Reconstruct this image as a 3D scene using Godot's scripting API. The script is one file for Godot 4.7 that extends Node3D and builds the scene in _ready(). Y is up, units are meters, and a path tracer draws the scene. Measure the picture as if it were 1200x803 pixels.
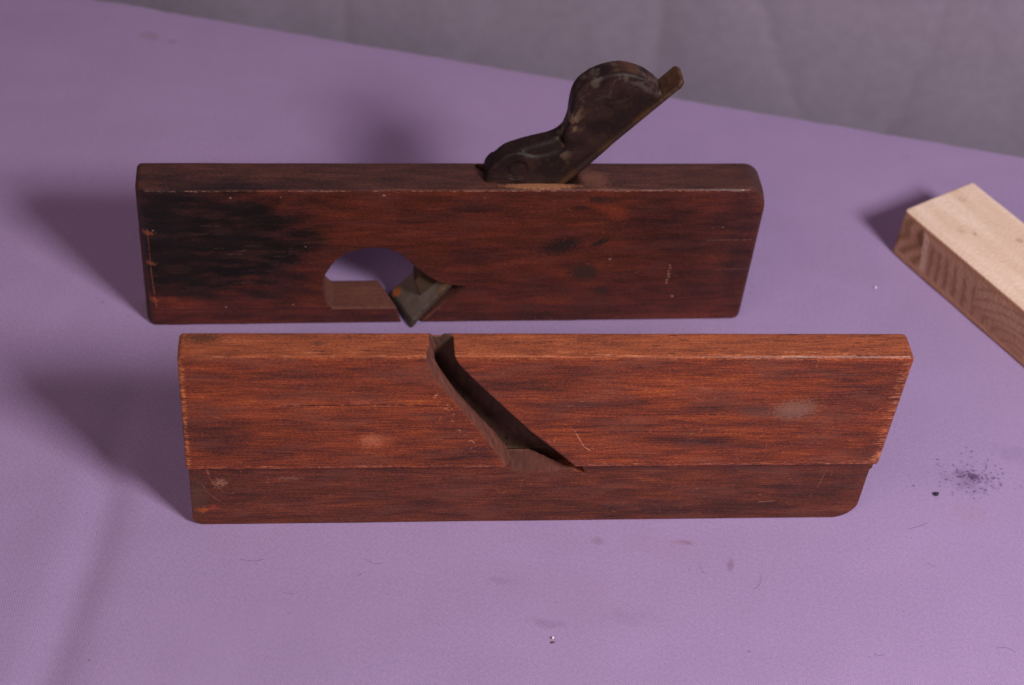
extends Node3D
# Two old wooden planes and a block of pale wood on a purple cloth, grey cloth behind. Units: metres; shapes are worked out in millimetres.

const MM := 0.001
var key_light: AreaLight3D
var n_wear := FastNoiseLite.new()
var n_fine := FastNoiseLite.new()
var n_big := FastNoiseLite.new()
var jobs := {}


func _ready() -> void:
	# ---------- camera ----------
	var cam := Camera3D.new()
	cam.name = "camera"
	cam.transform = Transform3D(Basis(Vector3(0.99367392, 0.08077675, -0.07802084), Vector3(-0.11230376, 0.71472007, -0.69033549), Vector3(0, 0.69473041, 0.71927023)), Vector3(0, 0.46761553, 0))
	var lens := CameraAttributesPhysical.new()
	lens.frustum_focal_length = 12.0 / 0.202508
	lens.frustum_near = 0.02
	lens.frustum_far = 20.0
	lens.frustum_focus_distance = 0.585
	lens.exposure_aperture = 11.0
	cam.attributes = lens
	cam.fov = rad_to_deg(2.0 * atan(0.202508))
	cam.near = 0.02
	cam.far = 20.0
	cam.current = true
	add_child(cam)
	# ---------- surroundings and exposure ----------
	var we := WorldEnvironment.new()
	we.name = "surroundings"
	var env := Environment.new()
	env.background_mode = Environment.BG_COLOR
	env.background_color = Color(0.02, 0.019, 0.021).linear_to_srgb()
	env.tonemap_mode = Environment.TONE_MAPPER_LINEAR
	env.tonemap_exposure = 1.0
	env.sdfgi_enabled = true
	env.ssao_enabled = true
	env.ssil_enabled = true
	we.environment = env
	add_child(we)
	# ---------- lamps: a small soft key from the right, a broad weak one from the left front ----------
	area_lamp("key_lamp", Vector3(0.51, 0.65, 0.03), Vector3(0.0, 0.03, -0.47), 0.19, 1.04, Color(0.97, 0.985, 1.0))
	area_lamp("fill_lamp", Vector3(-0.62, 0.92, 0.62), Vector3(0.0, 0.03, -0.45), 1.1, 0.90, Color(1.0, 0.93, 0.915))

	for n in [[n_wear, 11, 0.06], [n_fine, 23, 0.5], [n_big, 5, 0.02]]:
		n[0].seed = n[1]
		n[0].frequency = n[2]
		n[0].noise_type = FastNoiseLite.TYPE_SIMPLEX_SMOOTH
		n[0].fractal_octaves = 2

	wedge_side = smoothed(wedge_side, 1, 19)
	hole = smoothed(hole, 0, 12)
	slot_in = smoothed(slot_in, 1, 6)
	for k in 12:   # the lip on the left is about two millimetres wide
		slot_in[k].x -= 0.7
	slot_out = smoothed(slot_out, 1, 7)
	# heavy work runs side by side
	var work := {
		"front_body": func(): return sdf_mesh(sdf_front_body, Vector3(-123, -1.5, -13.5), Vector3(123, 89.5, 1.5), 0.6),
		"back_body": func(): return sdf_mesh(sdf_back_body, Vector3(-122, -1.5, -18.5), Vector3(122, 71, 1.5), 0.65),
		"iron": func(): return sdf_mesh(sdf_iron, Vector3(-7, -6, -1.5), Vector3(155, 20, 4.2), 0.55),
		"wedge": func(): return sdf_mesh(sdf_wedge, Vector3(-15, 10, -16), Vector3(77, 122, -2), 0.5),
		"block": func(): return sdf_mesh(sdf_block, Vector3(-4, -2, -43), Vector3(142, 27, 2), 0.6),
		"front_look": front_look,
		"back_look": back_look,
		"cloth_look": cloth_look,
	}
	var ids := []
	for k in work:
		var call: Callable = work[k]
		var th := Thread.new()
		th.start(func(): jobs_put(k, call.call()))
		ids.append(th)
	for th in ids:
		th.wait_to_finish()

	build_cloth()
	build_backdrop()
	build_front_plane()
	build_back_plane()
	build_block()
	build_litter()


var lock := Mutex.new()
func jobs_put(k: String, v: Variant) -> void:
	lock.lock()
	jobs[k] = v
	lock.unlock()


func area_lamp(called: String, at: Vector3, to: Vector3, size: float, energy: float, tint: Color) -> void:
	var l := AreaLight3D.new()
	l.name = called
	l.area_size = Vector2(size, size)
	l.light_energy = energy
	l.light_color = tint
	l.area_range = 6.0
	l.shadow_enabled = true
	l.transform = Transform3D(Basis.looking_at(to - at), at)
	add_child(l)


# =====================================================================  meshing a distance field
func sdf_mesh(f: Callable, lo: Vector3, hi: Vector3, c: float) -> Dictionary:
	var bx := int(ceil((hi.x - lo.x) / c / 4.0))
	var by := int(ceil((hi.y - lo.y) / c / 4.0))
	var bz := int(ceil((hi.z - lo.z) / c / 4.0))
	var nx := bx * 4 + 1
	var ny := by * 4 + 1
	var nz := bz * 4 + 1
	var sy := nx
	var sz := nx * ny
	var g := PackedFloat32Array()
	g.resize(nx * ny * nz)
	g.fill(1e9)
	var vid := PackedInt32Array()
	vid.resize(nx * ny * nz)
	vid.fill(-1)
	var reach := c * 4.0 * 0.8661 * 1.25
	var active := PackedInt32Array()
	for kz in bz:
		for ky in by:
			for kx in bx:
				var d: float = f.call(lo.x + (kx * 4 + 2) * c, lo.y + (ky * 4 + 2) * c, lo.z + (kz * 4 + 2) * c)
				if absf(d) > reach:
					continue
				active.append(kx * 4)
				active.append(ky * 4)
				active.append(kz * 4)
				for z in range(kz * 4, kz * 4 + 5):
					for y in range(ky * 4, ky * 4 + 5):
						var i := kx * 4 + y * sy + z * sz
						for x in range(kx * 4, kx * 4 + 5):
							if g[i] > 1e8:
								g[i] = f.call(lo.x + x * c, lo.y + y * c, lo.z + z * c)
							i += 1
	var verts := PackedVector3Array()
	var norms := PackedVector3Array()
	var cells := PackedInt32Array()
	for b in range(0, active.size(), 3):
		for z in range(active[b + 2], active[b + 2] + 4):
			for y in range(active[b + 1], active[b + 1] + 4):
				var i := active[b] + y * sy + z * sz - 1
				for x in range(active[b], active[b] + 4):
					i += 1
					var d0 := g[i]
					var d1 := g[i + 1]
					var d2 := g[i + sy]
					var d3 := g[i + sy + 1]
					var d4 := g[i + sz]
					var d5 := g[i + sz + 1]
					var d6 := g[i + sz + sy]
					var d7 := g[i + sz + sy + 1]
					var neg := int(d0 < 0.0) + int(d1 < 0.0) + int(d2 < 0.0) + int(d3 < 0.0) + int(d4 < 0.0) + int(d5 < 0.0) + int(d6 < 0.0) + int(d7 < 0.0)
					if neg == 0 or neg == 8:
						continue
					var p := Vector3.ZERO
					var n := 0
					if (d0 < 0.0) != (d1 < 0.0): p += Vector3(d0 / (d0 - d1), 0, 0); n += 1
					if (d2 < 0.0) != (d3 < 0.0): p += Vector3(d2 / (d2 - d3), 1, 0); n += 1
					if (d4 < 0.0) != (d5 < 0.0): p += Vector3(d4 / (d4 - d5), 0, 1); n += 1
					if (d6 < 0.0) != (d7 < 0.0): p += Vector3(d6 / (d6 - d7), 1, 1); n += 1
					if (d0 < 0.0) != (d2 < 0.0): p += Vector3(0, d0 / (d0 - d2), 0); n += 1
					if (d1 < 0.0) != (d3 < 0.0): p += Vector3(1, d1 / (d1 - d3), 0); n += 1
					if (d4 < 0.0) != (d6 < 0.0): p += Vector3(0, d4 / (d4 - d6), 1); n += 1
					if (d5 < 0.0) != (d7 < 0.0): p += Vector3(1, d5 / (d5 - d7), 1); n += 1
					if (d0 < 0.0) != (d4 < 0.0): p += Vector3(0, 0, d0 / (d0 - d4)); n += 1
					if (d1 < 0.0) != (d5 < 0.0): p += Vector3(1, 0, d1 / (d1 - d5)); n += 1
					if (d2 < 0.0) != (d6 < 0.0): p += Vector3(0, 1, d2 / (d2 - d6)); n += 1
					if (d3 < 0.0) != (d7 < 0.0): p += Vector3(1, 1, d3 / (d3 - d7)); n += 1
					p /= n
					vid[i] = verts.size()
					cells.append(i)
					verts.append(lo + (Vector3(x, y, z) + p) * c)
					norms.append(Vector3(d1 - d0 + d3 - d2 + d5 - d4 + d7 - d6, d2 - d0 + d3 - d1 + d6 - d4 + d7 - d5, d4 - d0 + d5 - d1 + d6 - d2 + d7 - d3).normalized())
	var idx := PackedInt32Array()
	for i in cells:
		var a := g[i] < 0.0
		var v := vid[i]
		if a != (g[i + 1] < 0.0):
			quad(idx, v, vid[i - sy], vid[i - sy - sz], vid[i - sz], a)
		if a != (g[i + sy] < 0.0):
			quad(idx, v, vid[i - sz], vid[i - sz - 1], vid[i - 1], a)
		if a != (g[i + sz] < 0.0):
			quad(idx, v, vid[i - 1], vid[i - 1 - sy], vid[i - sy], a)
	return {"v": verts, "n": norms, "i": idx}


func quad(idx: PackedInt32Array, a: int, b: int, c: int, d: int, flip: bool) -> void:
	if b < 0 or c < 0 or d < 0:
		return
	if flip:
		idx.append_array(PackedInt32Array([a, c, b, a, d, c]))
	else:
		idx.append_array(PackedInt32Array([a, b, c, a, c, d]))


func smin(a: float, b: float, k: float) -> float:
	var h := maxf(k - absf(a - b), 0.0) / k
	return minf(a, b) - h * h * k * 0.25


func smax(a: float, b: float, k: float) -> float:
	var h := maxf(k - absf(a - b), 0.0) / k
	return maxf(a, b) + h * h * k * 0.25


func poly_sd(p: Vector2, pts: PackedVector2Array) -> float:
	var n := pts.size()
	var d := 1e9
	var inside := false
	var j := n - 1
	for i in n:
		var a := pts[i]
		var b := pts[j]
		var e := b - a
		var w := p - a
		var q := w - e * clampf(w.dot(e) / e.dot(e), 0.0, 1.0)
		d = minf(d, q.length_squared())
		if (a.y > p.y) != (b.y > p.y) and p.x < (b.x - a.x) * (p.y - a.y) / (b.y - a.y) + a.x:
			inside = not inside
		j = i
	return -sqrt(d) if inside else sqrt(d)


func box2(px: float, py: float, x0: float, y0: float, x1: float, y1: float, r: float) -> float:
	var qx := absf(px - (x0 + x1) * 0.5) - (x1 - x0) * 0.5 + r
	var qy := absf(py - (y0 + y1) * 0.5) - (y1 - y0) * 0.5 + r
	return sqrt(maxf(qx, 0.0) * maxf(qx, 0.0) + maxf(qy, 0.0) * maxf(qy, 0.0)) + minf(maxf(qx, qy), 0.0) - r


# a rounded join of two flat directions: like maxf, but with a round edge of radius r
func rmax(a: float, b: float, r: float) -> float:
	var u := maxf(a + r, 0.0)
	var v := maxf(b + r, 0.0)
	return minf(maxf(a, b), -r) + sqrt(u * u + v * v)


var slot_in := PackedVector2Array([Vector2(-41.2, 100), Vector2(-41.0, 92.3), Vector2(-39.7, 87.3), Vector2(-36.4, 79.2), Vector2(-30.0, 67.7), Vector2(-21.8, 55.8), Vector2(-15.1, 46.9), Vector2(-11.0, 41.0), Vector2(-8.6, 25.5), Vector2(17.0, 25.5), Vector2(15.3, 29.4), Vector2(10.5, 35.3), Vector2(1.8, 44.5), Vector2(-4.9, 51.3), Vector2(-13.2, 61.2), Vector2(-23.0, 72.9), Vector2(-31.0, 83.2), Vector2(-33.6, 88.8), Vector2(-35.0, 92.5), Vector2(-35.2, 100)])
var slot_out := PackedVector2Array([Vector2(-44.0, 100), Vector2(-43.6, 93.3), Vector2(-42.3, 87.3), Vector2(-39.2, 79.2), Vector2(-35.3, 71.9), Vector2(-29.6, 63.6), Vector2(-22.4, 52.2), Vector2(-15.7, 41.3), Vector2(-9.0, 28.5), Vector2(-8.6, 25.5), Vector2(17.0, 25.5), Vector2(15.3, 29.4), Vector2(10.5, 35.3), Vector2(1.8, 44.5), Vector2(-4.9, 51.3), Vector2(-13.2, 61.2), Vector2(-23.0, 72.9), Vector2(-31.6, 83.2), Vector2(-34.4, 88.8), Vector2(-35.8, 92.5), Vector2(-36.0, 100)])


func undercut(y: float) -> float:
	return 4.5 * smoothstep(30.0, 37.0, y) * (1.0 - smoothstep(70.0, 84.0, y))


# how deep an edge is bruised away at a place along it
func edge_chips(along: float, row: float) -> float:
	return 1.3 * maxf(0.0, n_wear.get_noise_2d(along * 0.8, row) - 0.2) + 0.8 * maxf(0.0, n_fine.get_noise_2d(along * 0.35, row) - 0.35)


# the flat slanting floor at the slot's lower end, cut back sharply along its top
func ramp_sd(x: float, y: float, z: float) -> float:
	var a := ((y - 27.0) * 4.2 + (z + 3.8) * 10.0) / 10.85
	var b := (0.488 * x + 0.7 * y - 0.95 * z - 29.9) / 1.277
	var c := (y - 35.2 - (z + 7.2)) * 0.7071
	return maxf(maxf(a, b), c)


func sdf_front_body(x: float, y: float, z: float) -> float:
	var w := n_wear.get_noise_3d(x * 0.35, y, z * 1.5)
	# outline of the side: round at the lower right, a little round at the lower left
	var o: float
	if x > 0.0:
		if y < 33.3 - 6.0:
			o = box2(x, y, -200, 0, 119.7, 300, 9.0)
		else:
			o = maxf(rmax(x - 120.4, y - 86.9, 2.2), -y)
	else:
		o = rmax(-120.2 - x + 0.5 * float(y < 33.0), y - 86.9, 1.6)
		o = maxf(o, rmax(-119.7 - x, -y, 4.0) if y < 30.0 else -1e3)
	var d := maxf(o, -11.7 - z)
	d = rmax(o, -11.7 - z, 1.0)
	# front face; its upper arris is worn round towards the right
	var r := 0.9 + 0.6 * smoothstep(20.0, 100.0, x) + 0.35 * w
	d = rmax(d, z, clampf(r, 0.4, 2.0))
	d = smax(d, (y - 86.9 + z) * 0.7071 + 0.15 + 0.7 * edge_chips(x, 60.0), 0.3)
	d = smax(d, (-x - 120.2 + z) * 0.7071 + 0.2 + edge_chips(y * 1.5, 20.0), 0.3)
	# the recessed lower face
	if y < 40.0:
		var step := rmax(33.3 + 0.12 * w - y, -(-3.8 - z), 0.15)
		step = maxf(y - 33.3 - 0.15 * w - 0.5 * edge_chips(x, 90.0) * float(z > -1.5), -3.8 - z)
		d = smax(d, -step, 0.5)
	# the slot
	if x > -50.0 and x < 22.0 and y > 22.0:
		var p := Vector2(x, y)
		var pocket := maxf(poly_sd(p, slot_in), -10.3 - z)
		# the mortise is wider inside than its mouth
		pocket = minf(pocket, maxf(maxf(poly_sd(p, slot_in) - undercut(y), maxf(-10.3 - z, z + 4.0)), 32.0 - y))
		var ramp := 1e3
		if y < 55.0:
			ramp = ramp_sd(x, y, z)
		var so := poly_sd(p, slot_out)
		var lean := 1.5 + 2.2 * smoothstep(79.0, 88.0, y)
		var bevel := maxf(so, (so * lean - z) / sqrt(1.0 + lean * lean))
		bevel = maxf(bevel, maxf(26.0 - y, -10.6 - z))
		var cut := maxf(minf(pocket, bevel), -ramp)
		if y > 80.0:
			cut = smin(cut, box2(x, y, -39.6, 86.1, -35.6, 120.0, 0.5), 0.6)
		d = smax(d, -cut, 0.3)
	return d - 0.10 * w


var hole := PackedVector2Array([Vector2(-50.2, 18.0), Vector2(-50.0, 24.6), Vector2(-48.2, 28.6), Vector2(-45.6, 33.4), Vector2(-40.9, 37.4), Vector2(-35.5, 39.3), Vector2(-30.8, 40.1), Vector2(-26.0, 39.5), Vector2(-21.7, 37.2), Vector2(-18.0, 34.0), Vector2(-14.1, 29.1), Vector2(-7.8, 23.6), Vector2(-2.7, 20.8), Vector2(5.4, 19.4), Vector2(4.8, 18.4), Vector2(-14.2, -3.0), Vector2(-17.6, -3.0), Vector2(-21.0, 8.5), Vector2(-46.5, 8.5), Vector2(-49.0, 11.5)])


func sdf_back_body(x: float, y: float, z: float) -> float:
	var w := n_wear.get_noise_3d(x * 0.35 + 300.0, y, z * 1.5)
	var o: float
	if x > 0.0:
		o = rmax(x - 119.2, y - 68.7, 7.5) if y > 30.0 else rmax(x - 119.2, -y, 3.0)
	else:
		o = rmax(-118.9 - x, y - 68.7, 2.2) if y > 30.0 else rmax(-118.9 - x, -y, 2.0)
	var d := rmax(o, -16.7 - z, 0.9)
	var r := 0.6 + 0.9 * smoothstep(95.0, 118.0, x) + 0.3 * w
	d = rmax(d, z, clampf(r, 0.3, 2.0))
	d = smax(d, (y - 68.7 + z) * 0.7071 + 0.1 + 0.8 * edge_chips(x, 140.0), 0.3)
	# worn upright corners and the right end's rounded front corner
	d = smax(d, (-x - 118.9 + z + 3.3) * 0.7071, 1.2)
	if x > 90.0:
		d = smax(d, (x - 119.2 + y - 68.7 + z + 7.0) * 0.577, 3.0)
	if y < 14.0:
		d = smax(d, -maxf(y - 8.5 - 0.3 * w, -0.35 - z), 0.3)
	if x > -60.0 and x < 9.0 and y < 45.0:
		# (the mouth runs askew across the sole, as the iron does)
		d = smax(d, -poly_sd(Vector2(x - 0.42 * z * (1.0 - smoothstep(8.5, 15.0, y)) * smoothstep(-45.0, -36.0, x), y), hole), 0.6)
	# mortise for wedge and iron: open at the top, slanting, its left cheek skewed
	if y > 12.0 and x > -25.0 and x < 70.0:
		var skew := (-4.4 - z) * 0.66
		var left := (14.6 + (y - 68.7) * 0.47 - skew - x) * 0.9
		var under := ((x - 3.6) * 1.175 - (y - 18.6)) * 0.648
		var m := maxf(maxf(left, under), maxf(z + 4.3, -15.8 - z))
		d = smax(d, -m, 0.6)
	return d - 0.10 * w


var wedge_side := PackedVector2Array([Vector2(9.5, 66.0), Vector2(10.8, 73.3), Vector2(13.7, 77.4), Vector2(17.1, 81.0), Vector2(21.6, 83.0), Vector2(27.6, 85.1), Vector2(32.5, 86.5), Vector2(35.6, 88.0), Vector2(37.9, 90.9), Vector2(39.1, 96.2), Vector2(39.3, 101.4), Vector2(39.8, 106.6), Vector2(41.5, 110.9), Vector2(45.2, 115.1), Vector2(50.6, 117.7), Vector2(56.1, 118.8), Vector2(61.9, 117.7), Vector2(67.2, 114.9), Vector2(70.9, 111.6), Vector2(72.6, 108.2), Vector2(71.8, 105.0), Vector2(66.1, 98.3), Vector2(57.5, 87.2), Vector2(47.6, 75.0), Vector2(0.0, 20.5), Vector2(-11.5, 8.6), Vector2(-14.5, 18.0)])


# puts a point on a smooth curve between each two of a stretch of the outline
func smoothed(pts: PackedVector2Array, from: int, to: int) -> PackedVector2Array:
	var out := PackedVector2Array()
	for k in pts.size():
		out.append(pts[k])
		if k >= from and k < to:
			out.append(pts[k].cubic_interpolate(pts[k + 1], pts[maxi(k - 1, 0)], pts[mini(k + 2, pts.size() - 1)], 0.5))
	return out


func sdf_wedge(x: float, y: float, z: float) -> float:
	var p := poly_sd(Vector2(x, y), wedge_side)
	var w := n_wear.get_noise_3d(x + 50.0, y, z + 90.0)
	var f := n_fine.get_noise_3d(x * 0.5, y * 0.5, z * 0.5)
	var r := 1.7 if y > 76.0 else 0.7
	var under := (x - 47.6) * 1.2 - (y - 75.0)   # the flat that lies along the iron keeps a sharper edge
	if under > -6.0:
		r = 0.8
	var d := rmax(p, z + 4.5, r)
	d = rmax(d, -13.8 - z, 2.2 if y > 76.0 else 0.7)
	if y > 70.0:
		if x < 45.0:
			# carved hollow above the toe, and the scooped notch in the toe itself
			var c := Vector2(22.0, 74.2) - Vector2(x, y)
			var notch := maxf(c.length() - 4.0 + 0.9 * w, -(z + 5.7 + c.x * 0.2))
			d = smax(d, -notch, 0.7)
			var sh := Vector2((x - 29.5) * 0.62, y - 86.2)
			d = smax(d, -maxf(sh.length() - 5.2 + 0.8 * w, -(z + 6.6 - (86.2 - y) * 0.25)), 2.2)
		d += 0.3 * w + 0.05 * f + 0.25 * maxf(0.0, n_wear.get_noise_3d(x * 2.2 + 9.0, y * 2.2, z * 2.2) - 0.25)
	return d


func sdf_iron(u: float, back: float, t: float) -> float:
	# u up the slope, v across (towards the front), t through the thickness
	var v := -back
	var p := poly_sd(Vector2(u, v), iron_side)
	var bev := -(u - 0.6 - 0.268 * v) * 0.5 + t * 0.866 - 1.15   # ground bevel at the cutting edge
	var d := rmax(p, absf(t - 1.4) - 1.2, 0.3)
	return smax(d, bev, 0.2) + 0.05 * n_wear.get_noise_3d(u, v, t)


var iron_side := PackedVector2Array([Vector2(1.4, 2.8), Vector2(9.0, 1.0), Vector2(27.0, -1.0), Vector2(32.0, -3.2), Vector2(38.0, -4.6), Vector2(120.0, -4.2), Vector2(148.7, -3.9), Vector2(150.5, -5.0), Vector2(151.5, -11.2), Vector2(150.5, -12.6), Vector2(120.0, -12.8), Vector2(38.0, -12.8), Vector2(33.0, -15.0), Vector2(29.0, -17.4), Vector2(-3.7, -17.4)])


func sdf_block(x: float, y: float, z: float) -> float:
	var w := n_wear.get_noise_3d(x, y + 40.0, z)
	var d := rmax(-x - 1.3, y - 24.3, 1.2)
	d = rmax(d, maxf(x - 139.0, -y), 0.8)
	d = rmax(d, maxf(z, -40.4 - z), 0.9)
	d = smax(d, (-x - 1.3 + z + 1.0) * 0.7071, 1.0)
	return d - 0.10 * w


# =====================================================================  meshes and materials
const PX := 8.0   # texture pixels per millimetre on the planes' bodies


# wraps a body in its texture sheet: side face above, top strip below it, end strip last
func atlas_mesh(s: Dictionary, inner: Callable) -> ArrayMesh:
	var v: PackedVector3Array = s.v
	var n: PackedVector3Array = s.n
	var idx: PackedInt32Array = s.i
	var remap := [PackedInt32Array(), PackedInt32Array(), PackedInt32Array(), PackedInt32Array(), PackedInt32Array()]
	for k in 5:
		remap[k].resize(v.size())
		remap[k].fill(-1)
	var ov := PackedVector3Array()
	var on := PackedVector3Array()
	var ou := PackedVector2Array()
	var ot := PackedFloat32Array()
	var oi := PackedInt32Array()
	oi.resize(idx.size())
	for t in range(0, idx.size(), 3):
		var a := n[idx[t]] + n[idx[t + 1]] + n[idx[t + 2]]
		a = a.abs()
		var k := 1 if a.y > maxf(a.x, a.z) else 2 if a.x > a.z else 0
		var cut: int = inner.call((v[idx[t]] + v[idx[t + 1]] + v[idx[t + 2]]) / 3.0)
		if cut > 0:
			k = 2 + cut
		var m: PackedInt32Array = remap[k]
		for e in 3:
			var q := idx[t + e]
			if m[q] < 0:
				m[q] = ov.size()
				var p := v[q]
				ov.append(p * MM)
				on.append(n[q])
				var uv: Vector2
				if k == 0:
					uv = Vector2((p.x + 125.0) * PX, (90.0 - p.y) * PX)
				elif k == 1:
					uv = Vector2((p.x + 125.0) * PX, 732.0 - p.z * PX)
				elif k == 2:
					uv = Vector2((p.y + 4.0) * PX, 880.0 - p.z * PX)
				elif k == 3:
					uv = Vector2(1100.0 + (p.x + 20.0) * 6.0, 945.0 - p.z * 3.0 - (p.y - 40.0) * 0.6)
				else:
					uv = Vector2(1660.0 + (p.x - 0.0) * 4.0, 945.0 - p.z * 3.0 - (p.y - 40.0) * 0.6)
				ou.append(uv / Vector2(2000.0, 1024.0))
				ot.append_array(PackedFloat32Array([1, 0, 0, 1] if k < 2 else [0, 1, 0, 1]))
			oi[t + e] = m[q]
	return arrays(ov, on, oi, ou, PackedColorArray(), ot)


func arrays(v: PackedVector3Array, n: PackedVector3Array, i: PackedInt32Array, uv := PackedVector2Array(), col := PackedColorArray(), tan := PackedFloat32Array(), uv2 := PackedVector2Array()) -> ArrayMesh:
	var a := []
	a.resize(Mesh.ARRAY_MAX)
	a[Mesh.ARRAY_VERTEX] = v
	a[Mesh.ARRAY_NORMAL] = n
	a[Mesh.ARRAY_INDEX] = i
	if uv.size(): a[Mesh.ARRAY_TEX_UV] = uv
	if uv2.size(): a[Mesh.ARRAY_TEX_UV2] = uv2
	if col.size(): a[Mesh.ARRAY_COLOR] = col
	if tan.size(): a[Mesh.ARRAY_TANGENT] = tan
	var m := ArrayMesh.new()
	m.add_surface_from_arrays(Mesh.PRIMITIVE_TRIANGLES, a)
	return m


# a meshed field with a colour at every point
func tinted_mesh(s: Dictionary, tint: Callable) -> ArrayMesh:
	var v: PackedVector3Array = s.v
	var n: PackedVector3Array = s.n
	var col := PackedColorArray()
	col.resize(v.size())
	for k in v.size():
		col[k] = tint.call(v[k], n[k])
		v[k] *= MM
	return arrays(v, n, s.i, PackedVector2Array(), col)


func mesh_node(called: String, m: Mesh, mat: Material, parent: Node = self) -> MeshInstance3D:
	var o := MeshInstance3D.new()
	o.name = called
	o.mesh = m
	o.material_override = mat
	parent.add_child(o, true)
	return o


func tag(o: Node, label: String, category := "", group := "", kind := "") -> void:
	o.set_meta("label", label)
	if category: o.set_meta("category", category)
	if group: o.set_meta("group", group)
	if kind: o.set_meta("kind", kind)


func thing(called: String, at: Vector3, turn: float) -> Node3D:
	var o := Node3D.new()
	o.name = called
	o.position = at
	o.rotation.y = turn
	add_child(o, true)
	return o


func tex(im: Image) -> ImageTexture:
	return ImageTexture.create_from_image(im)


func atlas_material(look: Dictionary) -> StandardMaterial3D:
	var m := StandardMaterial3D.new()
	m.albedo_texture = tex(look.color)
	m.roughness = 1.0
	m.roughness_texture = tex(look.rough)
	m.roughness_texture_channel = BaseMaterial3D.TEXTURE_CHANNEL_RED
	m.normal_enabled = true
	m.normal_texture = tex(look.normal)
	m.normal_scale = look.bump
	m.metallic_specular = 0.32
	return m


func tint_material(rough: float, metal := 0.0, bump := 0.0, freq := 0.05, spec := 0.5) -> StandardMaterial3D:
	var m := StandardMaterial3D.new()
	m.vertex_color_use_as_albedo = true
	m.roughness = rough
	m.metallic = metal
	m.metallic_specular = spec
	if bump > 0.0:
		var n := FastNoiseLite.new()
		n.seed = 77
		n.frequency = freq
		n.fractal_octaves = 4
		var im := n.get_seamless_image(256, 256)
		im.bump_map_to_normal_map(6.0)
		m.normal_enabled = true
		m.normal_texture = tex(im)
		m.normal_scale = bump
		m.uv1_triplanar = true
		m.uv1_scale = Vector3.ONE * 40.0
	return m


# =====================================================================  wood pictures
func grain(w: int, h: int, sw: int, sh: int, freq: float, oct: int, sd: int) -> PackedByteArray:
	var n := FastNoiseLite.new()
	n.seed = sd
	n.frequency = freq
	n.fractal_octaves = oct
	n.noise_type = FastNoiseLite.TYPE_SIMPLEX_SMOOTH
	var im := n.get_image(sw, sh)
	im.resize(w, h, Image.INTERPOLATE_CUBIC)
	im.convert(Image.FORMAT_L8)
	return im.get_data()


# sRGB colours at levels 0..255
func ramp(stops: Array) -> PackedByteArray:
	var out := PackedByteArray()
	out.resize(768)
	for t in 256:
		var k := 0
		while k < stops.size() - 2 and t > stops[k + 1][0]:
			k += 1
		var a: Array = stops[k]
		var b: Array = stops[k + 1]
		var f := clampf(float(t - a[0]) / float(b[0] - a[0]), 0.0, 1.0)
		for c in 3:
			out[t * 3 + c] = clampi(int(lerpf(a[c + 1], b[c + 1], f)), 0, 255)
	return out


# soft-edged level changes in a small map of the sheet (1 pixel per millimetre), x y in millimetres of the side face
func level_map(blobs: Array, sd: int) -> PackedByteArray:
	var n := FastNoiseLite.new()
	n.seed = sd
	n.frequency = 0.09
	n.fractal_octaves = 3
	var m := PackedFloat32Array()
	m.resize(250 * 128)
	m.fill(128.0)
	for b in blobs:
		var row0: float = 90.0 - b[1] if b[5] == 0 else 91.5 - b[1]
		for y in range(maxi(0, int(row0 - b[3] * 1.6)), mini(127, int(row0 + b[3] * 1.6)) + 1):
			if b[5] == 0 and y > 90 or b[5] == 1 and y < 91:
				continue
			for x in range(maxi(0, int(b[0] + 125 - b[2] * 1.6)), mini(249, int(b[0] + 125 + b[2] * 1.6)) + 1):
				var dx: float = float(x - 125 - b[0]) / float(b[2])
				var dy: float = float(y - row0) / float(b[3])
				var e := sqrt(dx * dx + dy * dy) + 0.45 * n.get_noise_2d(x * 0.5, y * 1.6)
				m[y * 250 + x] += b[4] * (1.0 - smoothstep(0.35, 1.3, e))
	var im := Image.create_empty(250, 128, false, Image.FORMAT_L8)
	var d := PackedByteArray()
	d.resize(m.size())
	for i in m.size():
		d[i] = clampi(int(m[i]), 0, 255)
	im.set_data(250, 128, false, Image.FORMAT_L8, d)
	im.resize(2000, 1024, Image.INTERPOLATE_CUBIC)
	return im.get_data()


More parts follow.
